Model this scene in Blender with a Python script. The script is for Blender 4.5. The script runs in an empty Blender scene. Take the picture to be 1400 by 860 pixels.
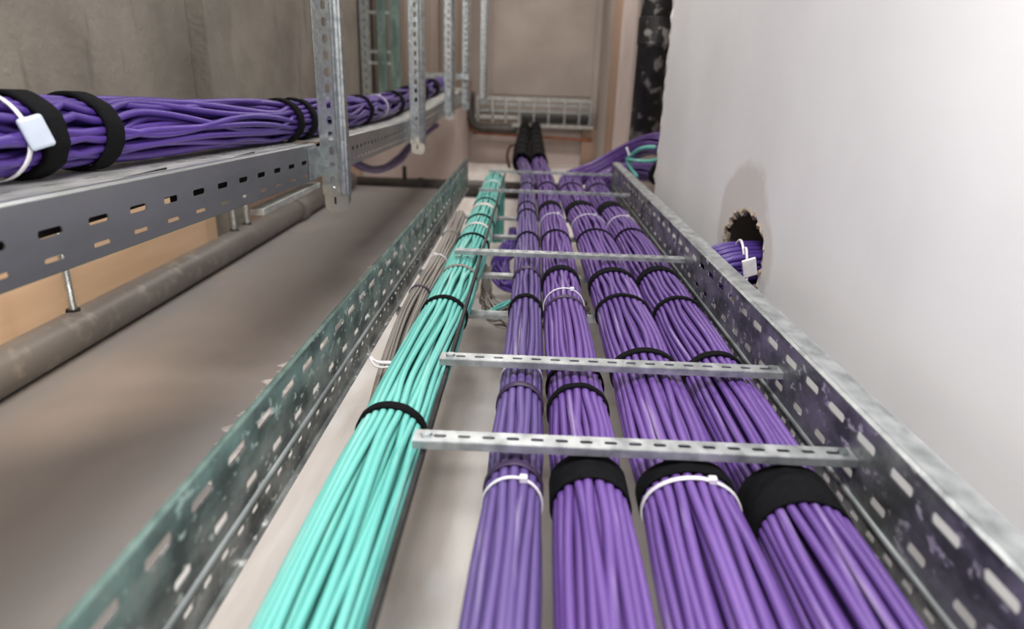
import bpy, bmesh, math, random
from mathutils import Vector, Matrix, noise
random.seed(7)
SC = bpy.context.scene
COL = SC.collection

# ------------------------------------------------------------------ camera, world, lights
F = 890.0
Yc = Vector((28, 318, -F)).normalized()
Xc = Vector((1, -.04, (28 - 318*.04)/F)).normalized()
Zc = Xc.cross(Yc)
cam = bpy.data.cameras.new('camera'); co = bpy.data.objects.new('camera', cam); COL.objects.link(co)
co.matrix_world = Matrix((Xc, Yc, Zc)).to_4x4()
cam.sensor_width = 36; cam.lens = F/1400*36
cam.clip_start = .01
cam.dof.use_dof = True; cam.dof.focus_distance = .85; cam.dof.aperture_fstop = 3.8
SC.camera = co
SC.view_settings.view_transform = 'Standard'; SC.view_settings.look = 'None'
SC.view_settings.gamma = 1; SC.view_settings.use_curve_mapping = False
SC.view_settings.exposure = 0.0
w = bpy.data.worlds.new('world'); SC.world = w; w.use_nodes = True
w.node_tree.nodes['Background'].inputs[0].default_value = (.8, .86, .95, 1)
w.node_tree.nodes['Background'].inputs[1].default_value = .17

def area(name, loc, aim, sx, sy, power, col):
    l = bpy.data.lights.new(name, 'AREA'); l.shape = 'RECTANGLE'; l.size = sx; l.size_y = sy
    l.energy = power; l.color = col
    o = bpy.data.objects.new(name, l); COL.objects.link(o); o.location = loc
    o.rotation_euler = (Vector(aim)-Vector(loc)).to_track_quat('-Z', 'Y').to_euler()
area('near_camera_light', (-.03, .06, .66), (.14, .60, -.2), .34, .26, 16.5, (1, .985, .975))  # unseen light just above the camera, brightens board and near ladder
area('fill_light_middle', (-.2, 1.7, 1.4), (-.2, 1.7, 0), 1.1, .25, 21, (1, .96, .92))  # unseen fill added overhead to even out the light
area('fill_light_far', (-.1, 3.9, 1.4), (-.1, 4.1, 0), .9, .3, 25, (1, .94, .89))  # unseen fill added to bring enough light to the back
area('warm_fill_low_left', (-.72, .9, -.30), (-1.05, 1.3, -.4), .3, .06, .9, (1, .78, .58))  # unseen warm fill added below the tray, aimed at the panel

# ------------------------------------------------------------------ materials
def lin(c):
    return tuple(((v/255)/12.92 if v/255 <= .04045 else ((v/255+.055)/1.055)**2.4) for v in c) + (1,)
def mat(name, c1, c2=None, rough=.5, metal=0., scale=8., stretch=(1, 1, 1), lo=.35, hi=.65, detail=5., bump=0., bscale=60.,
        c3=None, s3=3., st3=(1, 1, 1), lo3=.55, hi3=.75, r2=None, spec=.5):
    m = bpy.data.materials.new(name); m.use_nodes = True
    nt = m.node_tree; N = nt.nodes; L = nt.links; b = N['Principled BSDF']
    b.inputs['Metallic'].default_value = metal; b.inputs['Roughness'].default_value = rough
    b.inputs['Specular IOR Level'].default_value = spec
    b.inputs['Base Color'].default_value = lin(c1)
    tc = N.new('ShaderNodeTexCoord')
    def ns(sc, st, lo, hi, det):
        mp = N.new('ShaderNodeMapping'); mp.inputs['Scale'].default_value = st; L.new(tc.outputs['Object'], mp.inputs[0])
        n = N.new('ShaderNodeTexNoise'); n.inputs['Scale'].default_value = sc; n.inputs['Detail'].default_value = det; L.new(mp.outputs[0], n.inputs[0])
        r = N.new('ShaderNodeMapRange'); r.inputs[1].default_value = lo; r.inputs[2].default_value = hi; L.new(n.outputs[0], r.inputs[0])
        return r.outputs[0], mp
    if c2:
        f, mp = ns(scale, stretch, lo, hi, detail)
        mx = N.new('ShaderNodeMix'); mx.data_type = 'RGBA'; mx.inputs['A'].default_value = lin(c1); mx.inputs['B'].default_value = lin(c2)
        L.new(f, mx.inputs['Factor']); out = mx.outputs['Result']
        if r2 is not None:
            rr = N.new('ShaderNodeMapRange'); rr.inputs[3].default_value = rough; rr.inputs[4].default_value = r2
            L.new(f, rr.inputs[0]); L.new(rr.outputs[0], b.inputs['Roughness'])
        if c3:
            f3, _ = ns(s3, st3, lo3, hi3, 6.)
            m3 = N.new('ShaderNodeMix'); m3.data_type = 'RGBA'; m3.inputs['B'].default_value = lin(c3)
            L.new(out, m3.inputs['A']); L.new(f3, m3.inputs['Factor']); out = m3.outputs['Result']
        L.new(out, b.inputs['Base Color'])
    if bump:
        n = N.new('ShaderNodeTexNoise'); n.inputs['Scale'].default_value = bscale; n.inputs['Detail'].default_value = 6
        L.new(tc.outputs['Object'], n.inputs[0])
        bp = N.new('ShaderNodeBump'); bp.inputs['Strength'].default_value = bump; bp.inputs['Distance'].default_value = .004
        L.new(n.outputs[0], bp.inputs['Height']); L.new(bp.outputs[0], b.inputs['Normal'])
    return m
M = {}
M['zinc'] = mat('galvanized_steel', (205, 211, 212), (165, 172, 174), .30, 1., 60, (1, .6, 1), r2=.42, bump=.3, bscale=60, c3=(222, 224, 224), s3=70, lo3=.62, hi3=.7)
M['zinc_rail'] = mat('galvanized_rail_steel', (172, 176, 175), (92, 95, 95), .32, .8, 34, (1, .5, 1), r2=.5, bump=.9, bscale=34, c3=(225, 226, 224), s3=110, st3=(1, .6, 1), lo3=.60, hi3=.66)
M['zinc_tray'] = mat('galvanized_tray_steel', (196, 200, 200), (150, 155, 158), .36, 1., 9, (1, .3, 1), r2=.45, bump=.1, bscale=30)
M['zinc_dusty'] = mat('dusty_galvanized_steel', (205, 205, 200), (160, 162, 160), .5, .75, 50, (1, .4, 1), bump=.2)
M['zinc_green'] = mat('green_tinted_steel', (150, 178, 172), (110, 136, 130), .38, .9, 30, (1, 1, .3))
M['dark_steel'] = mat('dark_steel', (60, 62, 62), (35, 35, 35), .5, .8, 30)
M['purple'] = mat('purple_cable_sheath', (108, 77, 148), (88, 60, 128), .42, 0, 22, (1, .12, 1), c3=(176, 156, 198), s3=75, st3=(1, .06, 1), lo3=.62, hi3=.80)
M['purple_grey'] = mat('dusty_purple_cable_sheath', (100, 80, 138), (82, 64, 120), .45, 0, 22, (1, .12, 1), c3=(168, 158, 180), s3=75, st3=(1, .06, 1), lo3=.56, hi3=.78)
M['purple_deep'] = mat('deep_purple_cable_sheath', (84, 58, 142), (66, 44, 118), .38, 0, 20, (1, .2, 1))
M['teal'] = mat('turquoise_cable_sheath', (116, 194, 184), (92, 176, 167), .4, 0, 25, (1, .12, 1), c3=(200, 232, 222), s3=60, st3=(1, .08, 1), lo3=.60, hi3=.8)
M['grey_cable'] = mat('grey_cable_sheath', (150, 144, 138), (118, 112, 106), .5, 0, 30, (1, .12, 1))
M['velcro'] = mat('black_hook_and_loop_fabric', (10, 10, 12), (17, 17, 20), .9, 0, 200, bump=.4, bscale=900, spec=.15)
M['tie_dark'] = mat('dark_cable_tie_plastic', (70, 52, 84), (50, 38, 60), .5, 0, 60)
M['tie'] = mat('white_nylon', (232, 230, 232), (214, 210, 218), .4, 0, 60)
M['label'] = mat('bluish_white_plastic', (196, 204, 218), (184, 192, 206), .45, 0, 60)
M['rubber'] = mat('black_rubber', (22, 21, 21), (38, 36, 34), .55, 0, 40)
M['zinc_rung'] = mat('bright_dusty_steel', (194, 198, 199), (150, 155, 156), .42, .75, 60, (1, .6, 1), bump=.3)
M['weathered'] = mat('weathered_zinc', (128, 132, 132), (88, 92, 92), .6, .4, 40, (1, .4, 1))
M['pipe_grey'] = mat('grey_pipe_plastic', (120, 116, 112), (100, 96, 92), .42, 0, 7, (1, .4, 1), bump=.1, c3=(140, 134, 126), s3=25)
M['pipe_dark'] = mat('dark_pipe', (74, 68, 64), (52, 48, 46), .5, 0, 12)
M['pipe_black'] = mat('plaster_spattered_black_pipe', (30, 29, 30), (48, 47, 47), .5, 0, 18, c3=(150, 146, 142), s3=20, lo3=.54, hi3=.62)
M['conduit'] = mat('orange_conduit', (176, 104, 62), (140, 80, 50), .5, 0, 30)
M['brown_conduit'] = mat('brown_conduit', (92, 66, 52), (70, 52, 44), .5, 0, 30)
M['panel'] = mat('warm_lit_peach', (232, 200, 168), (214, 180, 146), .6, 0, 5, (1, .3, 3), bump=.1)  # warm light on the wall given as peach base colour
M['timber'] = mat('brown_timber', (164, 138, 120), (146, 120, 104), .6, 0, 8, (3, 3, .2))
M['concrete'] = mat('rough_concrete', (142, 137, 128), (112, 107, 100), .85, 0, 4, (1, 1, 1), lo=.3, hi=.7, detail=10, bump=1.0, bscale=45, c3=(84, 79, 73), s3=7, st3=(1, 1.6, .28), lo3=.60, hi3=.74)
M['wall_brown'] = mat('brown_concrete', (148, 134, 124), (122, 110, 102), .85, 0, 4, (4, 4, .15), bump=.2)
M['wall_pale'] = mat('pale_plaster', (198, 184, 178), (182, 168, 162), .8, 0, 4, bump=.1)
M['wall_back'] = mat('beige_render', (172, 162, 154), (156, 146, 138), .8, 0, 3, bump=.15)
M['slab'] = mat('smooth_grey_screed', (150, 146, 144), (143, 138, 136), .55, 0, 2.2, (1, .5, 1), bump=.08, bscale=8, c3=(160, 152, 147), s3=3)
M['floor'] = mat('dusty_light_floor', (234, 229, 224), (212, 204, 197), .6, 0, 7, (2.5, .35, 1), c3=(232, 230, 228), s3=5, st3=(2, .8, 1), lo3=.52, hi3=.66)
M['dust'] = mat('white_plaster_dust', (222, 217, 213), (176, 169, 164), .9, 0, 40, bump=.6, bscale=80)
M['dark'] = mat('recess_shade', (20, 19, 18), (30, 28, 26), .9)
M['ceiling'] = mat('white_ceiling', (210, 208, 204), (196, 194, 190), .9, 0, 3)
M['chalk'] = mat('torn_gypsum_edge', (186, 172, 158), (140, 122, 106), .95, 0, 60, bump=.9, bscale=120)

# plasterboard with a dirty repair patch round the hole
HC = Vector((.37, 1.10, -.268)); HRY, HRZ = .107, .078
def board_mat():
    m = mat('white_painted_plasterboard', (238, 237, 238), (228, 227, 228), .7, 0, 3, bump=.12, bscale=14)
    nt = m.node_tree; N = nt.nodes; L = nt.links; b = N['Principled BSDF']
    src = b.inputs['Base Color'].links[0].from_socket
    tc = N.new('ShaderNodeTexCoord'); mp = N.new('ShaderNodeMapping')
    mp.inputs['Location'].default_value = (0, -(HC.y+.01)/.135, -(HC.z+.028)/.115)
    mp.inputs['Scale'].default_value = (0, 1/.135, 1/.115)
    L.new(tc.outputs['Object'], mp.inputs[0])
    nz = N.new('ShaderNodeTexNoise'); nz.inputs['Scale'].default_value = 9; nz.inputs['Detail'].default_value = 5
    L.new(tc.outputs['Object'], nz.inputs[0])
    ln = N.new('ShaderNodeVectorMath'); ln.operation = 'LENGTH'; L.new(mp.outputs[0], ln.inputs[0])
    ad = N.new('ShaderNodeMath'); ad.operation = 'MULTIPLY_ADD'; ad.inputs[1].default_value = .9
    L.new(nz.outputs[0], ad.inputs[0]); L.new(ln.outputs['Value'], ad.inputs[2])
    r = N.new('ShaderNodeMapRange'); r.inputs[1].default_value = 1.52; r.inputs[2].default_value = 1.40; r.inputs[3].default_value = 0; r.inputs[4].default_value = .38
    L.new(ad.outputs[0], r.inputs[0])
    mx = N.new('ShaderNodeMix'); mx.data_type = 'RGBA'; mx.inputs['B'].default_value = lin((176, 160, 146))
    L.new(src, mx.inputs['A']); L.new(r.outputs[0], mx.inputs['Factor']); L.new(mx.outputs['Result'], b.inputs['Base Color'])
    return m
M['board'] = board_mat()

# ------------------------------------------------------------------ helpers
def link(name, bm, m, parent=None, smooth=False, solid=0., bevel=0.):
    me = bpy.data.meshes.new(name)
    bmesh.ops.recalc_face_normals(bm, faces=bm.faces)
    bm.to_mesh(me); bm.free()
    o = bpy.data.objects.new(name, me); COL.objects.link(o)
    me.materials.append(m)
    if smooth:
        for p in me.polygons: p.use_smooth = True
    if solid:
        s = o.modifiers.new('thickness', 'SOLIDIFY'); s.thickness = solid; s.offset = 0
    if bevel:
        b = o.modifiers.new('bevel', 'BEVEL'); b.width = bevel; b.segments = 2; b.limit_method = 'ANGLE'
    if parent:
        o.parent = parent; o.matrix_parent_inverse = parent.matrix_world.inverted()
    return o
def tag(o, label, cat, group=None):
    o['label'] = label; o['category'] = cat
    if group: o['group'] = group
    return o
def thing(name, loc, label, cat, group=None):
    o = bpy.data.objects.new(name, None); COL.objects.link(o); o.location = loc; o.empty_display_size = .05
    o.matrix_world = Matrix.Translation(loc)
    return tag(o, label, cat, group)
def struct(o): o['kind'] = 'structure'; return o
def box(bm, a, b):
    x0, y0, z0 = a; x1, y1, z1 = b
    v = [bm.verts.new(p) for p in ((x0, y0, z0), (x1, y0, z0), (x1, y1, z0), (x0, y1, z0), (x0, y0, z1), (x1, y0, z1), (x1, y1, z1), (x0, y1, z1))]
    for f in ((0, 3, 2, 1), (4, 5, 6, 7), (0, 1, 5, 4), (1, 2, 6, 5), (2, 3, 7, 6), (3, 0, 4, 7)): bm.faces.new([v[i] for i in f])
    return bm
def bx(a, b): return box(bmesh.new(), a, b)
def frames(pts):
    T = []; n = len(pts)
    for i in range(n):
        T.append((pts[min(i+1, n-1)]-pts[max(i-1, 0)]).normalized())
    up = Vector((0, 0, 1)) if abs(T[0].z) < .9 else Vector((0, 1, 0))
    out = []
    for t in T:
        up = (up - t*up.dot(t)).normalized(); s = t.cross(up).normalized(); out.append((t, s, up))
    return out
def tube(bm, pts, r, seg=8, caps=True):
    pts = [Vector(p) for p in pts]; fr = frames(pts); rings = []
    for i, p in enumerate(pts):
        rr = r(i) if callable(r) else r
        t, s, u = fr[i]
        rings.append([bm.verts.new(p+(s*math.cos(a)+u*math.sin(a))*rr) for a in (2*math.pi*k/seg for k in range(seg))])
    for a, b in zip(rings, rings[1:]):
        for k in range(seg): bm.faces.new((a[k], a[(k+1) % seg], b[(k+1) % seg], b[k]))
    if caps: bm.faces.new(rings[0][::-1]); bm.faces.new(rings[-1])
    return bm
def spline(ctrl, step=.02):
    c = [Vector(p) for p in ctrl]; c = [c[0]*2-c[1]] + c + [c[-1]*2-c[-2]]; out = []
    for i in range(1, len(c)-2):
        p0, p1, p2, p3 = c[i-1:i+3]; n = max(2, int((p2-p1).length/step))
        for k in range(n):
            t = k/n
            out.append(.5*((2*p1)+(p2-p0)*t+(2*p0-5*p1+4*p2-p3)*t*t+(3*p1-p0-3*p2+p3)*t**3))
    out.append(c[-2]); return out
def plate(bm, O, U, V, lu, rows, n=10):
    """slotted sheet: rows = [(v0, v1)] solid or [(v0, v1, period, slot_len, slot_h, offset)]"""
    O = Vector(O); U = Vector(U); V = Vector(V)
    P = lambda u, v: bm.verts.new(O+U*u+V*v)
    for r in rows:
        v0, v1 = r[:2]
        if len(r) == 2:
            bm.faces.new((P(0, v0), P(lu, v0), P(lu, v1), P(0, v1))); continue
        per, sl, sh, off = r[2:]
        vm = (v0+v1)/2; u = 0
        if off > 0: bm.faces.new((P(0, v0), P(off, v0), P(off, v1), P(0, v1))); u = off
        while u+per <= lu+1e-6:
            cu = u+per/2; ring = []
            rad = min(sl, sh)/2*.8; hx, hy = sl/2-rad, sh/2-rad
            for k in range(4*3):
                a = math.pi*2*(k+.5)/12; ring.append((cu+(hx if math.cos(a) > 0 else -hx)+rad*math.cos(a), vm+(hy if math.sin(a) > 0 else -hy)+rad*math.sin(a)))
            top = [P(*q) for q in ring[0:6]]; bot = [P(*q) for q in ring[6:12]]
            eR = P(u+per, vm); eL = P(u, vm); hR = P(cu+sl/2, vm); hL = P(cu-sl/2, vm)
            bm.faces.new([eR, P(u+per, v1), P(u, v1), eL, hL]+top[::-1]+[hR])
            bm.faces.new([eL, P(u, v0), P(u+per, v0), eR, hR]+bot[::-1]+[hL])
            u += per
        if lu-u > 1e-4: bm.faces.new((P(u, v0), P(lu, v0), P(lu, v1), P(u, v1)))
    return bm
def disc(bm, c, n, r, h, seg=12):
    c = Vector(c); n = Vector(n).normalized(); return tube(bm, [c, c+n*h], r, seg)

# ------------------------------------------------------------------ setting
def board():
    bm = bmesh.new(); rnd = random.Random(3)
    y0, y1, z0, z1 = -1.4, 1.93, -.62, 1.5
    n = 72; hole = []
    for k in range(n):
        a = 2*math.pi*k/n; j = 1+.05*rnd.uniform(-1, 1)+.05*math.sin(3*a+1)
        hole.append((HC.y+HRY*math.cos(a)*j, HC.z+HRZ*math.sin(a)*j))
    outer = []
    for k in range(n):
        a = 2*math.pi*k/n; c, s = math.cos(a), math.sin(a)
        t = min((y1-HC.y)/c if c > 1e-9 else 1e9, (y0-HC.y)/c if c < -1e-9 else 1e9, (z1-HC.z)/s if s > 1e-9 else 1e9, (z0-HC.z)/s if s < -1e-9 else 1e9)
        outer.append((HC.y+c*t, HC.z+s*t))
    # exact corners: snap the nearest ray ends
    for cy, cz in ((y0, z0), (y0, z1), (y1, z0), (y1, z1)):
        i = min(range(n), key=lambda i: (outer[i][0]-cy)**2+(outer[i][1]-cz)**2); outer[i] = (cy, cz)
    for X in (.37, .3825):
        H = [bm.verts.new((X, y, z)) for y, z in hole]; O = [bm.verts.new((X, y, z)) for y, z in outer]
        for k in range(n): bm.faces.new((H[k], H[(k+1) % n], O[(k+1) % n], O[k]))
        if X == .37: H0, O0 = H, O
        else:
            for k in range(n):
                bm.faces.new((O0[k], O0[(k+1) % n], O[(k+1) % n], O[k]))
    struct(link('wall_right', bm, M['board']))
    # ragged torn core of the board round the hole
    bm = bmesh.new(); pts = []
    for k in range(n+1):
        y, z = hole[k % n]; pts.append((.374+rnd.uniform(-.002, .002), HC.y+(y-HC.y)*.985, HC.z+(z-HC.z)*.985))
    rr = [rnd.uniform(.0035, .008) for _ in range(n+1)]; rr[-1] = rr[0]
    tube(bm, pts, lambda i: rr[i], 6, False)
    o = link('trim_1', bm, M['chalk']); struct(o)
    # chipped plaster bead on the board's upright end
    bm = bmesh.new(); pts = []; rr = []
    for k in range(90):
        z = -.6+k*.0235; pts.append((.376, 1.932+rnd.uniform(-.004, .006), z)); rr.append(rnd.uniform(.004, .013))
    tube(bm, pts, lambda i: rr[i], 6)
    struct(link('trim_2', bm, M['dust']))
board()
struct(link('wall_far_right', bx((.5, -1.4, -.62), (.56, 5.36, 1.5)), M['wall_back']))
struct(link('floor', bx((-1.14, -1.4, -.70), (.56, 5.36, -.62)), M['floor']))
bm = bx((-1.08, -1.4, -.62), (-.44, 3.6, -.57)); struct(link('floor_screed', bm, M['slab'], bevel=.004))
struct(link('ceiling', bx((-1.14, -1.46, 1.5), (.56, 5.36, 1.56)), M['ceiling']))
struct(link('wall_left', bx((-1.14, -1.4, -.62), (-1.08, 4.3, 1.5)), M['concrete']))
struct(link('wall_front', bx((-1.14, -1.46, -.70), (.56, -1.4, 1.5)), M['ceiling']))
struct(link('wall_back', bx((-.48, 5.3, -.62), (.5, 5.36, 1.5)), M['wall_back']))
bm = bx((-.985, 4.3, -.18), (-.48, 5.3, 1.5)); struct(link('wall_back_left', bm, M['wall_brown']))
bm = bx((-1.08, 4.27, -.62), (-.48, 5.3, -.18)); struct(link('wall_back_lower', bm, M['wall_pale']))
struct(link('wall_recess_shade', bx((-1.14, 4.3, -.18), (-.985, 5.3, 1.5)), M['dark']))  # solid block in the opening, its shade put into the dark colour
bm = bmesh.new()
for x, wd in ((-.955, .05), (-.84, .06), (-.70, .05), (-.57, .07)): box(bm, (x, 4.285, -.18), (x+wd, 4.3, 1.5))
struct(link('trim_3', bm, M['wall_brown'], bevel=.003))
# back wall: raised beige panel, brown posts, pale lower wall
struct(link('trim_4', bx((-.315, 5.292, -.10), (.455, 5.3, 1.5)), M['wall_back'], bevel=.004))
struct(link('trim_5', bx((-.48, 5.28, -.62), (.5, 5.3, -.37)), M['wall_pale']))
struct(link('trim_6', bx((.478, 3.9, -.62), (.5, 4.35, 1.5)), M['timber']))
struct(link('trim_7', bx((.47, 3.3, -.62), (.5, 3.85, 1.5)), M['wall_pale']))
struct(link('trim_8', bx((.40, 5.2, -.62), (.5, 5.3, -.33)), M['timber']))
# plaster smears along the screed's edge
def smear(name, y0, y1, x0, wmax, z, seed):
    rnd = random.Random(seed); bm = bmesh.new(); n = 260; a = []; b = []; c = []
    for k in range(n+1):
        t = k/n; y = y0+(y1-y0)*t; e = math.sin(math.pi*t)**.4
        wd = wmax*e*(.55+.35*noise.noise(Vector((y*7, seed, 0)))+.30*noise.noise(Vector((y*38, seed, 3))))
        a.append(bm.verts.new((x0, y, z+.001))); b.append(bm.verts.new((x0-wd*.5, y, z+.003*e+rnd.uniform(0, .0015)))); c.append(bm.verts.new((x0-wd-rnd.uniform(0, .008), y, z)))
    for k in range(n):
        bm.faces.new((a[k], a[k+1], b[k+1], b[k])); bm.faces.new((b[k], b[k+1], c[k+1], c[k]))
    return link(name, bm, M['dust'], smooth=True)
tag(smear('plaster_dust', .80, 1.42, -.442, .085, -.5698, 1), 'white plaster dust smeared on the grey screed along the ladder, longer nearer streak', 'plaster dust')
tag(smear('plaster_dust', 1.50, 2.30, -.442, .075, -.5698, 5), 'thin white plaster dust line on the screed beside the far part of the ladder', 'plaster dust')

# ------------------------------------------------------------------ cable ladder (horizontal, right)
LY0, LY1 = .12, 2.30
lad = thing('cable_ladder', (.037, 1.2, -.372), 'long galvanized steel cable ladder with slotted side rails carrying the turquoise and purple bundles', 'cable ladder')
def rail(x, s, fw):
    bm = bmesh.new()
    # web with three rows of slots, then curved foot and top flange turned outwards
    plate(bm, (x, LY0, -.358), (0, 1, 0), (0, 0, 1), LY1-LY0,
          [(0, .015), (.015, .029, .0275, .013, .0055, .006), (.029, .042), (.042, .058, .055, .022, .0075, .02), (.058, .078), (.078, .094, .055, .031, .0088, .001), (.094, .103)])
    L = LY1-LY0; q = [Vector((x, 0, -.255)), Vector((x+s*.003, 0, -.2525)), Vector((x+s*(fw-.002), 0, -.2525)), Vector((x+s*fw, 0, -.256))]
    fb = bmesh.new()
    for a, b in zip(q, q[1:]):
        fb.faces.new([fb.verts.new((p.x, y, p.z)) for p, y in ((a, LY0), (b, LY0), (b, LY1), (a, LY1))])
    q = [Vector((x, 0, -.358)), Vector((x-s*.002, 0, -.3595)), Vector((x-s*.005, 0, -.3595))]
    for a, b in zip(q, q[1:]):
        bm.faces.new([bm.verts.new((p.x, y, p.z)) for p, y in ((a, LY0), (b, LY0), (b, LY1), (a, LY1))])
    r = link('side_rail', bm, M['zinc_rail'], lad, solid=.0014)
    link('top_flange', fb, M['zinc_rung'] if s > 0 else M['zinc_green'], r, solid=.0016)
    # embossed bead along the web
    bm = bmesh.new(); tube(bm, [(x-s*.0005, LY0+.01, -.325), (x-s*.0005, LY1-.01, -.325)], .003, 10)
    link('bead', bm, M['weathered'], r, smooth=True)
    # end plate
    link('end_plate', bx((x-s*.001, LY1-.001, -.357), (x+s*(fw-.002), LY1+.0015, -.257)), M['zinc'], r)
    return r
rail(-.213, -1, .005); rail(.287, 1, .026)
def rung(y, x0, x1, z=-.297, wd=.019, slots=True):
    bm = bmesh.new()
    plate(bm, (x0, y-wd/2, z+.007), (1, 0, 0), (0, 1, 0), x1-x0, [(0, wd*.3), (wd*.3, wd*.7, .021, .011, .005, .012), (wd*.7, wd)] if slots else [(0, wd)])
    for yy in (y-wd/2, y+wd/2):
        bm.faces.new([bm.verts.new(p) for p in ((x0, yy, z), (x1, yy, z), (x1, yy, z+.007), (x0, yy, z+.007))])
    return link('rung', bm, M['zinc_rung'], lad, solid=.0012)
for y, x0 in ((.491, -.090), (.664, -.090), (1.148, -.128), (1.858, -.139), (2.28, -.139)): rung(y, x0, .286, wd=.019 if y < 1.5 else .012)
for y in (.30, 1.035, 1.27, 1.62, 1.86): rung(y, -.212, .286, -.3765, .022, False)
for y in (.30, 1.035, 1.27, 1.62, 1.86):
    for x in (-.2125, .2855): link('rung_clip', bx((x-.0015, y-.009, -.376), (x+.0015, y+.009, -.340)), M['zinc'], lad)
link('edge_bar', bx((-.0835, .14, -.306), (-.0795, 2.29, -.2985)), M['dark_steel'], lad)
for y in (.491, .664):      # clamp screws where the two near straps meet the bar and the rail
    for x in (-.079, .277):
        bm = bmesh.new(); disc(bm, (x, y, -.2895), (0, 0, 1), .005, .003, 6); link('screw', bm, M['zinc'], lad)

# ------------------------------------------------------------------ cable bundles
def band(pts_axis, fr, i, rx, rz, wd, th, seg=40, wob=0., seed=0):
    """a ring strap round sample i of the axis"""
    bm = bmesh.new(); c = pts_axis[i]; t, s, u = fr[i]; rnd = random.Random(seed)
    prof = [(-wd/2, 0), (-wd/2, th*.7), (-wd/2+th*.3, th), (wd/2-th*.3, th), (wd/2, th*.7), (wd/2, 0)]
    sl = rnd.uniform(-.08, .08)
    rings = []
    for k in range(seg):
        a = 2*math.pi*k/seg; R = []
        lumps = 1+wob*noise.noise(Vector((3*math.cos(a), 3*math.sin(a), seed)))
        for d, h in prof:
            ex, ez = (rx*lumps+h)*math.cos(a), (rz*lumps+h)*math.sin(a)
            R.append(bm.verts.new(c+s*ex+u*ez+t*(d+sl*ex)))
        rings.append(R)
    for k in range(seg):
        a, b = rings[k], rings[(k+1) % seg]
        for j in range(len(prof)): bm.faces.new((a[j], a[(j+1) % len(prof)], b[(j+1) % len(prof)], b[j]))
    return bm
def bundle(label, axis, rx, rz, cr, m, bands, group=None, wander=.45, name='cable_bundle', seed=1, step=.02, cat='cable bundle', inner=True, bulge=.10, lateral=.0, seg=8, near=None):
    """axis: control points. bands: [(key_y or ('s', fraction), kind, width)]"""
    rnd = random.Random(seed); ax = spline(axis, step); fr = frames(ax); n = len(ax)
    root = thing(name, tuple(ax[0]-Vector((0, 0, rz))), label, cat, group)
    S = [0]
    for a, b in zip(ax, ax[1:]): S.append(S[-1]+(b-a).length)
    idx = []
    for key, kind, wd in bands:
        if isinstance(key, tuple): i = min(range(n), key=lambda k: abs(S[k]-key[1]*S[-1]))
        else: i = min(range(n), key=lambda k: abs(ax[k].y-key))
        idx.append((i, kind, wd))
    bp = sorted(S[i] for i, k, wd in idx)
    def pinch(s):      # 0 at a strap, 1 between straps
        if not bp: return 1
        return 1-math.exp(-(min(abs(s-b) for b in bp)/.05)**2)
    rings = [(1.0, 0)]
    if inner: rings.append((.70, 1))
    rings.append((.36, 2))
    for fr_, lv in rings:
        Rx, Rz = (rx-cr)*fr_, (rz-cr)*fr_
        per = math.pi*(3*(Rx+Rz)-math.sqrt((3*Rx+Rz)*(Rx+3*Rz)))
        cnt = max(3, int(per/(cr*2.02)))
        for c in range(cnt):
            ph = 2*math.pi*c/cnt; k1, k2 = rnd.uniform(3, 8), rnd.uniform(9, 17); p1, p2 = rnd.uniform(0, 6.28), rnd.uniform(0, 6.28)
            wa = wander*rnd.uniform(.5, 1.3)*(cr*2/Rx); rj = rnd.uniform(-.6, .35); up = rnd.uniform(0, 6.28)
            pts = []
            for i in range(n):
                s = S[i]; pk = pinch(s)
                a = ph+wa*pk*(math.sin(k1*s+p1)+.5*math.sin(k2*s+p2))+.15*math.sin(1.1*s+seed)
                g = 1+bulge*pk*.6 + pk*cr/Rx*.45*rj*(1+math.sin(k1*.8*s+up))
                t, sd, u = fr[i]
                ex, ez = Rx*g*math.cos(a), Rz*g*math.sin(a)
                if ez < -rz*.86: ez = -rz*.86
                pts.append(ax[i]+sd*(ex)+u*ez)
            bm = bmesh.new(); tube(bm, pts, cr*rnd.uniform(.94, 1.04), seg)
            link('cable', bm, m, root, smooth=True)
    for q, (i, kind, wd) in enumerate(idx):
        if kind == 'strap':
            o = link('strap', band(ax, fr, i, rx+.0002, rz+.0002, wd, .0022, wob=.02, seed=q+seed), M['velcro'], root, smooth=True)
        elif kind == 'thick':
            o = link('strap', band(ax, fr, i, rx+.001, rz+.001, wd, .0045, wob=.05, seed=q+seed), M['velcro'], root, smooth=True)
        elif kind == 'fat':
            o = link('sleeve', band(ax, fr, i, .0345, .044, wd, .004, wob=.08, seed=q+seed), M['velcro'], root, smooth=True)
        elif kind == 'sleeve':
            o = link('sleeve', band(ax, fr, i, rx+.003, rz+.003, wd, .004, wob=.08, seed=q+seed), M['velcro'], root, smooth=True)
        else:
            mm = M['tie'] if kind == 'tie' else (M['tie_dark'] if kind == 'dark' else M['dust'] if kind == 'dust' else M['grey_cable'])
            o = link('cable_tie', band(ax, fr, i, rx, rz, wd, .0016, wob=.01, seed=q+seed), mm, root, smooth=True)
            if kind == 'tie':
                t, s, u = fr[i]; c = ax[i]+u*(rz*.93+.0012)+s*(rx*.35); h = .0032
                b = bmesh.new(); box(b, (-h, -h, -.002), (h, h, .0032))
                mt = Matrix((s, t, u)).transposed().to_4x4(); mt.translation = c; b.transform(mt)
                link('tie_head', b, M['tie'], o, bevel=.0006)
    return root
ZB = -.3355
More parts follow.
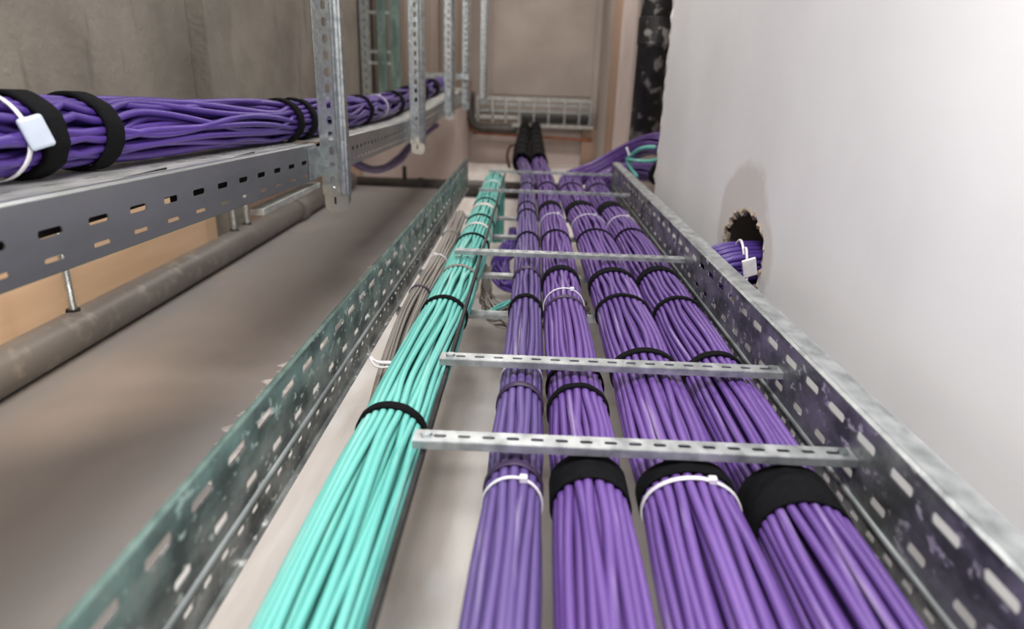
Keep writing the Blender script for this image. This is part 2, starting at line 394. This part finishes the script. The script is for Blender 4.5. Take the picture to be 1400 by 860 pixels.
bundle('turquoise cable bundle lying along the left of the cable ladder', [(-.128, .12, ZB), (-.127, .55, ZB), (-.117, 1.0, ZB), (-.113, 1.5, ZB), (-.118, 2.2, ZB), (-.120, 2.38, ZB-.005), (-.122, 2.46, ZB-.06), (-.122, 2.47, ZB-.25)],
       .034, .031, .0037, M['teal'], [(.575, 'strap', .012), (.905, 'strap', .012), (1.09, 'grey', .010), (1.344, 'strap', .010), (1.46, 'dust', .016), (1.56, 'strap', .010), (1.70, 'dust', .03), (1.80, 'strap', .01), (2.12, 'tie', .012)], seed=3)
bundle('slim dusty purple cable bundle, first to the right of the turquoise one', [(-.014, .12, ZB+.004), (-.002, .5, ZB+.004), (.004, 1.0, ZB+.003), (.003, 1.5, ZB+.002), (-.003, 1.9, ZB+.002), (-.006, 2.5, ZB), (-.036, 2.95, ZB+.005), (-.042, 3.4, ZB+.01), (-.042, 4.2, ZB+.015), (-.042, 4.97, ZB+.02)],
       .0245, .027, .0042, M['purple_grey'], [(.475, 'dark', .008), (.462, 'tie', .003), (.634, 'dark', .010), (.683, 'tie', .0035), (.948, 'strap', .013), (1.10, 'dark', .016), (1.378, 'strap', .012), (1.66, 'strap', .01), (1.76, 'strap', .008), (2.13, 'strap', .012), (2.93, 'fat', .16), (3.12, 'fat', .20), (3.36, 'fat', .24), (3.66, 'fat', .3), (4.05, 'fat', .40), (4.6, 'fat', .6)], seed=5)
bundle('middle purple cable bundle with a wide black wrap and no white tie in front', [(.058, .12, ZB), (.063, .5, ZB), (.064, 1.0, ZB), (.066, 1.5, ZB), (.062, 1.9, ZB), (.060, 2.4, ZB), (.040, 2.95, ZB+.005), (.036, 3.4, ZB+.01), (.036, 4.2, ZB+.015), (.036, 4.97, ZB+.02)],
       .0318, .0315, .0041, M['purple'], [(.468, 'strap', .038), (.635, 'strap', .009), (.698, 'strap', .011), (.948, 'dark', .010), (.97, 'tie', .0025), (1.10, 'strap', .026), (1.40, 'strap', .012), (1.60, 'tie', .003), (1.76, 'strap', .05), (2.13, 'strap', .02), (2.93, 'fat', .16), (3.12, 'fat', .20), (3.36, 'fat', .24), (3.66, 'fat', .3), (4.05, 'fat', .40), (4.6, 'fat', .6)], seed=8)
bundle('broad purple cable bundle with a white cable tie in front of the nearest rung', [(.137, .12, ZB), (.148, .5, ZB), (.153, .8, ZB), (.155, 1.2, ZB), (.153, 1.6, ZB), (.143, 1.9, ZB), (.143, 2.2, ZB), (.160, 2.42, ZB+.003), (.25, 2.50, ZB+.03), (.36, 2.47, ZB+.10), (.43, 2.31, ZB+.15), (.44, 1.9, ZB+.16)],
       .0405, .0325, .0041, M['purple'], [(.482, 'strap', .020), (.462, 'tie', .0045), (.745, 'strap', .012), (.957, 'strap', .011), (1.10, 'strap', .024), (1.424, 'strap', .011), (1.61, 'tie', .003), (1.76, 'strap', .06), (2.13, 'strap', .014)], seed=11)
bundle('purple cable bundle running against the right rail of the ladder', [(.226, .12, ZB), (.234, .5, ZB), (.238, .8, ZB), (.239, 1.2, ZB), (.236, 1.6, ZB), (.226, 1.9, ZB), (.230, 2.15, ZB), (.234, 2.29, ZB), (.268, 2.375, ZB+.005), (.335, 2.375, ZB+.04), (.405, 2.27, ZB+.06), (.44, 2.10, ZB+.07), (.45, 1.85, ZB+.07)],
       .0365, .032, .0040, M['purple'], [(.455, 'strap', .052), (.737, 'strap', .012), (.951, 'strap', .011), (1.11, 'strap', .024), (1.451, 'strap', .011), (1.61, 'tie', .003), (1.76, 'strap', .07), (2.13, 'strap', .014), (('s', .90), 'sleeve', .05)], seed=14)
bundle('thin grey cable bundle slipping down beside the turquoise one to the floor', [(-.183, 1.75, -.349), (-.178, 1.5, -.350), (-.176, 1.2, -.350), (-.180, 1.02, -.352), (-.19, .86, -.40), (-.205, .66, -.53), (-.22, .45, -.60), (-.22, .12, -.603)],
       .017, .016, .0026, M['grey_cable'], [(1.5, 'grey', .006), (1.27, 'tie', .003), (1.05, 'dark', .006)], seed=17, wander=.5)
# bundle on the left-hand tray
bundle('loosely twisted purple cable bundle strapped on the left-hand tray', [(-.495, .28, -.052), (-.490, .65, -.064), (-.478, 1.0, -.075), (-.468, 1.3, -.085), (-.478, 1.8, -.089), (-.492, 2.4, -.086), (-.505, 3.0, -.061), (-.51, 3.8, -.028)],
       .038, .036, .0046, M['purple_deep'], [(.635, 'thick', .030), (.71, 'thick', .026), (1.25, 'thick', .026), (1.34, 'thick', .026), (1.88, 'thick', .03), (2.12, 'tie', .006), (2.4, 'thick', .05), (2.7, 'sleeve', .06), (3.0, 'sleeve', .16), (3.4, 'sleeve', .12)], seed=21, wander=1.6, bulge=.16)

# ------------------------------------------------------------------ left-hand tray
def traz(y): return -.104-.0262*(y-.486) if y < 1.3 else (-.1253-.010*(y-1.3) if y < 2.2 else -.1343+.041*(y-2.2))
tray = thing('cable_tray', (-.50, 1.8, -.16), 'galvanized perforated cable tray on the left carrying the loose purple bundle', 'cable tray')
def tray_seg(y0, y1, per, sl, sh, off):
    z0, z1 = traz(y0), traz(y1)
    U = Vector((0, y1-y0, traz(y1-1e-4)-traz(y0))); L = U.length; U.normalize()
    V = Vector((0, -U.z, U.y))
    O = Vector((-.404, y0, z0))
    bm = bmesh.new()
    plate(bm, O, U, -V, L, [(0, .019), (.019, .037, per, sl, sh, off), (.037, .045), (.045, .057, per, sl*.85, sh*.6, off), (.057, .063)])
    for k, (a, b) in enumerate((((0, 0), (-.004, .002)), ((-.004, .002), (-.010, .002)))):
        bm.faces.new([bm.verts.new(p) for p in (O+Vector((a[0], 0, a[1])), O+Vector((b[0], 0, b[1])), O+U*L+Vector((b[0], 0, b[1])), O+U*L+Vector((a[0], 0, a[1])))])
    link('side_wall', bm, M['zinc_tray'], tray, solid=.0014)
    bm = bmesh.new(); O2 = O-V*.063
    bm.faces.new([bm.verts.new(p) for p in (O2, O2+Vector((-.012, 0, -.002)), O2+U*L+Vector((-.012, 0, -.002)), O2+U*L)])
    link('bottom_lip', bm, M['zinc_green'], tray, solid=.002)
    bm = bmesh.new()
    plate(bm, O+Vector((-.010, 0, .002)), U, (-1, 0, 0), L, [(0, .02), (.02, .04, .06, .028, .007, .01), (.04, .07), (.07, .09, .06, .028, .007, .04), (.09, .12), (.12, .14, .06, .028, .007, .01), (.14, .175)])
    link('tray_bed', bm, M['zinc_dusty'], tray, solid=.0014)
tray_seg(.20, 1.25, .065, .030, .0075, .04)
tray_seg(1.30, 2.2, .038, .021, .0095, .01)
tray_seg(2.2, 4.2, .038, .021, .0095, .01)
link('slot_shade_plate', bx((-.418, .2, -.140), (-.4165, .75, -.106)), M['dark_steel'], tray)  # dark plate added behind the slots to stand for shade inside the tray
for a, b in ((.75, 1.0), (1.0, 1.25), (1.3, 1.75), (1.75, 2.2)): link('slot_shade_plate', bx((-.418, a, traz(b)-.034), (-.4165, b, traz(a)-.002)), M['dark_steel'], tray)  # further dark plates giving the upper slots their shade
link('joint_plate', bx((-.4025, 1.20, traz(1.25)-.060), (-.3995, 1.36, traz(1.25)-.004)), M['zinc'], tray)
link('support_bar', bx((-.425, .98, -.2065), (-.403, 1.262, -.196)), M['zinc_dusty'], tray, bevel=.001)

# ------------------------------------------------------------------ hangers
def hanger(x0, y, zb, wd, label, ztop=1.5, slot=True, m='zinc', bolt=True):
    root = thing('hanger_channel', (x0+wd/2, y, zb), label, 'hanger', 'slotted hanger channels along the left tray')
    L = ztop-(zb+.035)
    bm = bmesh.new()
    O = (x0, y, zb+.035)
    s = wd/.052
    plate(bm, O, (0, 0, 1), (1, 0, 0), L, [(0, .014*s), (.014*s, .030*s, .0285, .0155, .0088, .012), (.030*s, .034*s)])
    prof = [(.034, 0), (.0365, -.003), (.0395, 0), (.042, 0), (.044, -.003), (.047, -.001), (.049, .002), (.052, .004), (.052, .024), (.046, .024)]
    prof2 = [(0, 0), (-.001, .002), (-.001, .022), (.004, .022)]
    for pf in (prof, prof2):
        for a, b in zip(pf, pf[1:]):
            bm.faces.new([bm.verts.new(p) for p in ((x0+a[0]*s, y+a[1], zb+.035), (x0+b[0]*s, y+b[1], zb+.035), (x0+b[0]*s, y+b[1], ztop), (x0+a[0]*s, y+a[1], ztop))])
    link('channel', bm, M[m], root, solid=.0014)
    # rounded tongue that slides inside the channel
    bm = bmesh.new(); w0, w1 = x0+.0015*s, x0+.0505*s; pts = []
    r = (w1-w0)*.32
    for k in range(7): a = math.pi+math.pi/2*k/6; pts.append((w0+r+r*math.cos(a), zb+r+r*math.sin(a)))
    for k in range(7): a = 1.5*math.pi+math.pi/2*k/6; pts.append((w1-r+r*math.cos(a), zb+r+r*math.sin(a)))
    top = zb+.09
    vs = [bm.verts.new((px, y+.003, pz)) for px, pz in [(w0, top)]+pts+[(w1, top)]]
    bm.faces.new(vs)
    bm.faces.new([bm.verts.new(p) for p in ((w1, y+.003, zb+r), (w1, y+.022, zb+r+.006), (w1, y+.022, top), (w1, y+.003, top))])
    t = link('tongue', bm, M['zinc_tray'], root, solid=.0014)
    if bolt:
        bm = bmesh.new(); disc(bm, (x0+.022*s, y-.0045, zb+.047), (0, 1, 0), .0048*s, .006, 10)
        link('bolt', bm, M['zinc'], root, bevel=.0008)
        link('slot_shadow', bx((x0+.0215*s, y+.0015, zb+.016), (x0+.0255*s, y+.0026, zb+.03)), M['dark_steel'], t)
    return root
hanger(-.402, 1.275, -.256, .049, 'nearest and largest slotted steel hanger channel with rounded end below the left tray')
hanger(-.402, 2.25, -.243, .048, 'second slotted hanger channel from the camera, holding the left tray')
hanger(-.402, 3.15, -.180, .046, 'third slotted hanger channel from the camera on the left tray')
hanger(-.402, 3.95, -.165, .042, 'fourth and bluish hanger channel near the far end of the left tray')
hanger(-.375, 4.95, -.16, .05, 'faint hanger channel farthest back beside the beige wall panel')

# vertical ladder of posts behind the tray
vl = thing('vertical_cable_ladder', (-.79, 3.6, -.16), 'upright steel ladder with three posts standing behind the left tray', 'cable ladder')
for x, m in ((-.870, 'zinc'), (-.782, 'zinc_green'), (-.715, 'zinc_green')):
    bm = bmesh.new(); plate(bm, (x-.022, 3.6, -.16), (0, 0, 1), (1, 0, 0), 1.66, [(0, .017), (.017, .027, .04, .016, .006, .01), (.027, .044)])
    for xx in (x-.022, x+.022): bm.faces.new([bm.verts.new(p) for p in ((xx, 3.6, -.16), (xx, 3.64, -.16), (xx, 3.64, 1.5), (xx, 3.6, 1.5))])
    link('post', bm, M[m], vl, solid=.002)
for z in (-.1, .06, .115, .3, .5, .7): link('rung', bx((-.848, 3.61, z), (-.737, 3.625, z+.014)), M['zinc'], vl)

# ------------------------------------------------------------------ pipes
def pipe(name, pts, r, m, label, cat='pipe', seg=28, parts=None):
    root = thing(name, tuple(pts[0]), label, cat)
    bm = bmesh.new(); tube(bm, pts, r, seg); link('pipe_body', bm, M[m], root, smooth=True)
    for (c, n, rr, h, mm) in parts or []:
        bm = bmesh.new(); disc(bm, c, n, rr, h, seg); link('coupling', bm, M[mm], root, smooth=False, bevel=.002)
    return root
pipe('floor_pipe', [(-.945, -1.3, -.527), (-.945, .9, -.527), (-.947, 2.0, -.527), (-.955, 3.5, -.527)], .042, 'pipe_grey', 'thick grey pipe along the left wall on the screed', parts=[((-.9465, 2.62, -.527), (0, 1, 0), .047, .07, 'pipe_grey')])
pipe('cross_pipe', [(-1.05, 3.68, -.575), (-.5, 3.68, -.575), (.2, 3.68, -.575)], .045, 'pipe_dark', 'dark pipe across the far end of the grey screed', parts=[((-.62, 3.68, -.575), (1, 0, 0), .05, .03, 'pipe_dark')])
pipe('downpipe', [(.432, 2.56, 1.5), (.432, 2.56, .5), (.430, 2.56, -.20)], .056, 'pipe_black', 'black upright pipe spattered with plaster beside the white board edge', parts=[((.432, 2.56, .14), (0, 0, 1), .061, .09, 'pipe_black')])
link('pipe_fitting', bx((-.70, 3.64, -.53), (-.68, 3.66, -.46)), M['rubber'], None, bevel=.004)
tag(bpy.data.objects['pipe_fitting'], 'small dark valve stub standing on the dark cross pipe', 'valve')

# left wall: panel coloured as warm-lit wall, pier, rods
pn = link('warm_lit_panel', bx((-1.075, -.6, -.57), (-1.055, 2.16, -.15)), M['panel'], bevel=.002)  # panel whose peach colour carries the wall's warm light
tag(pn, 'peach panel coloured as warm-lit wall behind the grey pipe under the left tray', 'panel')
struct(link('trim_9', bx((-1.08, 2.18, -.57), (-1.02, 2.34, 1.5)), M['concrete'], bevel=.003))
struct(link('trim_10', bx((-1.085, 2.36, -.62), (-1.074, 4.2, -.16)), M['timber']))
def rod(x, y, z0, z1, label):
    root = thing('threaded_rod', (x, y, z0), label, 'rod', 'threaded rods above the floor pipe')
    n = int((z1-z0)/.0022); pts = [(x, y, z0+(z1-z0)*k/n) for k in range(n+1)]
    bm = bmesh.new(); tube(bm, pts, lambda i: .0068 if i % 2 else .0080, 12); link('rod_shaft', bm, M['zinc'], root)
    bm = bmesh.new(); disc(bm, (x, y, z0), (0, 0, 1), .015, .006, 6); link('nut', bm, M['dark_steel'], root)
    link('wall_arm', bx((-1.079, y-.011, z1-.015), (x+.02, y+.011, z1)), M['zinc'], root, bevel=.001)
rod(-.95, 1.27, -.488, -.13, 'near threaded steel rod standing on the thick grey pipe')
rod(-.95, 2.06, -.488, -.13, 'first of two threaded rods close together by the concrete pier')
rod(-.95, 2.16, -.488, -.18, 'second of two threaded rods close together by the concrete pier')

# ------------------------------------------------------------------ label and big cable tie at the near left of the tray bundle
def label_tag():
    root = thing('cable_label', (-.447, .57, -.06), 'white plastic cable label tied round the bundle at the left tray end', 'cable label')
    ax = [Vector((-.4935, .53, -.060)), Vector((-.4925, .59, -.062)), Vector((-.4915, .65, -.064))]
    fr = frames(ax); link('tie_loop', band(ax, fr, 1, .0415, .0395, .0045, .002, seed=2), M['tie'], root, smooth=True)
    bm = bmesh.new(); box(bm, (-.003, -.0105, -.0145), (.003, .0105, .0145))
    mt = Matrix.Rotation(math.radians(-42), 4, 'Z') @ Matrix.Rotation(math.radians(16), 4, 'X'); mt.translation = Vector((-.4445, .594, -.057)); bm.transform(mt)
    link('label_plate', bm, M['label'], root, bevel=.0028)
label_tag()

# ------------------------------------------------------------------ cables through the hole in the board
def hole_cables():
    root = thing('wall_cable_bundle', (.36, 1.05, -.31), 'purple cables coming out of the broken hole in the white board', 'cable bundle')
    rnd = random.Random(31)
    for r in range(7):
        for c in range(5):
            y = 1.025+c*.0165+rnd.uniform(-.003, .003); z = -.250-r*.0098+rnd.uniform(-.002, .002)+.0008*c
            k = rnd.uniform(-.006, .006)
            pts = spline([(.498, y+.01, z+.006), (.43, y+.004, z+.002), (.36, y+k, z), (.322, y+k*1.2, z-.008), (.3045, y+.004, z-.030), (.301, y+.006, z-.10), (.302, y, -.50)], .012)
            bm = bmesh.new(); tube(bm, pts, .0046, 10); link('cable', bm, M['purple_deep'], root, smooth=True)
    for x, y, zc, lab in ((.352, 1.055, -.263, 0), (.350, 1.02, -.27, 1)):
        bm = bmesh.new(); pts = []
        for k in range(25):
            a = 2*math.pi*k/24; pts.append((x+.002*math.sin(a*2), y+.001+(.034 if lab == 0 else .022)*math.cos(a), zc-.004+(.033 if lab == 0 else .036)*math.sin(a)))
        tube(bm, pts, .0022, 8, False); link('cable_tie', bm, M['tie'], root, smooth=True)
    bm = bmesh.new(); box(bm, (-.011, -.002, -.017), (.011, .002, .017)); mt = Matrix.Rotation(math.radians(-20), 4, 'Y') @ Matrix.Rotation(math.radians(20), 4, 'X'); mt.translation = Vector((.350, .992, -.262)); bm.transform(mt)
    link('label_plate', bm, M['tie'], root, bevel=.0015)
hole_cables()
# turquoise tangle at the board edge
def wrap():
    root = thing('turquoise_cable_wrap', (.36, 2.24, -.26), 'turquoise cable looped round the purple bundle behind the white board edge', 'cable')
    for q, ctrl in enumerate(([(.335, 2.30, -.24), (.36, 2.20, -.195), (.40, 2.16, -.185), (.43, 2.10, -.19)], [(.335, 2.30, -.24), (.35, 2.22, -.235), (.39, 2.13, -.225), (.43, 2.08, -.20)], [(.335, 2.30, -.24), (.345, 2.26, -.265), (.36, 2.2, -.285)])):
        bm = bmesh.new(); tube(bm, spline(ctrl, .01), .006, 8); link('cable', bm, M['teal'], root, smooth=True)
    bm = bmesh.new(); tube(bm, spline([(.33, 2.30, -.20), (.342, 2.29, -.23), (.355, 2.26, -.29)], .01), .004, 8); link('cable_tie', bm, M['tie'], root, smooth=True)
wrap()

# ------------------------------------------------------------------ slack cables below the ladder
def slack(name, label, m, r, n, ctrl, spread, seed, cat='cable bundle'):
    root = thing(name, tuple(ctrl[0]), label, cat); rnd = random.Random(seed)
    for k in range(n):
        c = [Vector(p)+Vector([rnd.uniform(-s, s) for s in spread]) for p in ctrl]
        bm = bmesh.new(); tube(bm, spline(c, .012), r, 7); link('cable', bm, m, root, smooth=True)
    return root
slack('slack_cable_bundle', 'slack purple cables hanging under the ladder beyond the turquoise strand', M['purple_deep'], .0042, 22,
      [(-.03, 1.85, -.41), (-.05, 1.68, -.42), (-.06, 1.52, -.43), (-.035, 1.42, -.435), (.02, 1.40, -.43), (.08, 1.46, -.43)], (.022, .05, .010), 4)
slack('slack_cable_bundle', 'slack thin grey cables hanging under the ladder between turquoise and purple bundles', M['grey_cable'], .0022, 34,
      [(-.085, 1.40, -.405), (-.080, 1.28, -.412), (-.060, 1.19, -.418), (-.015, 1.16, -.42), (.05, 1.18, -.42), (.12, 1.22, -.42)], (.010, .060, .010), 5)
slack('stray_turquoise_cable', 'short stray turquoise cables crossing above the slack grey ones', M['teal'], .0024, 5,
      [(-.10, 1.06, -.386), (-.07, 1.09, -.392), (-.045, 1.14, -.396), (-.020, 1.19, -.400), (.01, 1.21, -.404)], (.004, .006, .004), 6, 'cable')
slack('sagging_hose_bundle', 'dusky purple cable bundle sagging beneath the left tray', M['purple_grey'], .008, 8,
      [(-.60, 2.15, -.25), (-.585, 2.32, -.30), (-.58, 2.58, -.338), (-.58, 2.95, -.345), (-.58, 3.4, -.305), (-.58, 4.1, -.26)], (.016, .02, .010), 9)
def spread_bits():
    root = thing('string_knot', (-.19, .80, -.36), 'frayed white string knotted on the left rail of the ladder', 'string'); rnd = random.Random(2)
    for k in range(3):
        bm = bmesh.new(); tube(bm, spline([(-.211, .815+.004*k, -.362), (-.195, .80+rnd.uniform(-.008, .008), -.365), (-.18, .81+rnd.uniform(-.01, .01), -.37), (-.166, .795+.006*k, -.365)], .006), .0016, 6)
        link('strand', bm, M['tie'], root, smooth=True)
spread_bits()

# ------------------------------------------------------------------ equipment on the back wall
bt = thing('wire_cable_tray', (.02, 5.2, -.32), 'steel grid tray fixed across the beige back wall', 'cable tray')
for z in (-.125, -.165, -.215): link('rail_bar', bx((-.40, 5.20, z-.006), (.45, 5.212, z+.006)), M['zinc'], bt)
link('top_rail', bx((-.40, 5.12, -.135), (.45, 5.14, -.112)), M['zinc_dusty'], bt)
link('front_rail', bx((-.14, 4.99, -.315), (.46, 5.02, -.295)), M['zinc_dusty'], bt)
link('lower_rail', bx((-.42, 5.10, -.27), (-.10, 5.14, -.245)), M['zinc_dusty'], bt)
for x in (-.40, -.29, -.19, -.09, .02, .13, .25, .36, .44): link('cross_bar', bx((x-.005, 5.10, -.30), (x+.005, 5.215, -.11)), M['zinc'], bt)
dk = link('tray_cables', bx((-.07, 5.11, -.29), (.43, 5.19, -.235)), M['rubber'], None, bevel=.012)
tag(dk, 'black bundle lying in the right half of the back wall grid tray', 'cable bundle')
pipe('wall_conduit', spline([(-.47, 5.2, .0), (-.47, 5.2, -.25), (-.465, 5.2, -.34), (-.43, 5.2, -.38), (-.36, 5.2, -.385), (.47, 5.2, -.41)], .03), .010, 'conduit', 'orange conduit running low across the back wall', 'conduit', 10)
pipe('wall_pipe', spline([(-.455, 5.1, -.08), (-.455, 5.1, -.22), (-.445, 5.1, -.29), (-.40, 5.1, -.335), (-.33, 5.1, -.34), (-.10, 5.1, -.345)], .03), .03, 'pipe_dark', 'dark pipe with an elbow low at the left of the back wall', 'pipe', 14)
pipe('loop_conduit', spline([(-.10, 3.4, -.42), (-.115, 3.4, -.36), (-.10, 3.4, -.31), (-.07, 3.4, -.30)], .02), .007, 'brown_conduit', 'thin brown hose bending up beside the black wrapped bundles', 'hose', 8)
# conduits with brackets above the left tray at the far end
cb = thing('bracket_rail', (-.5, 3.9, .02), 'horizontal steel rail with clamps crossing behind the third hanger channel', 'rail')
link('rail_bar', bx((-.66, 3.88, .0), (-.36, 3.91, .03)), M['zinc'], cb)
for x in (-.60, -.52, -.40):
    bm = bmesh.new(); disc(bm, (x, 3.875, .015), (0, 1, 0), .018, .012, 8); link('clamp', bm, M['zinc'], cb)
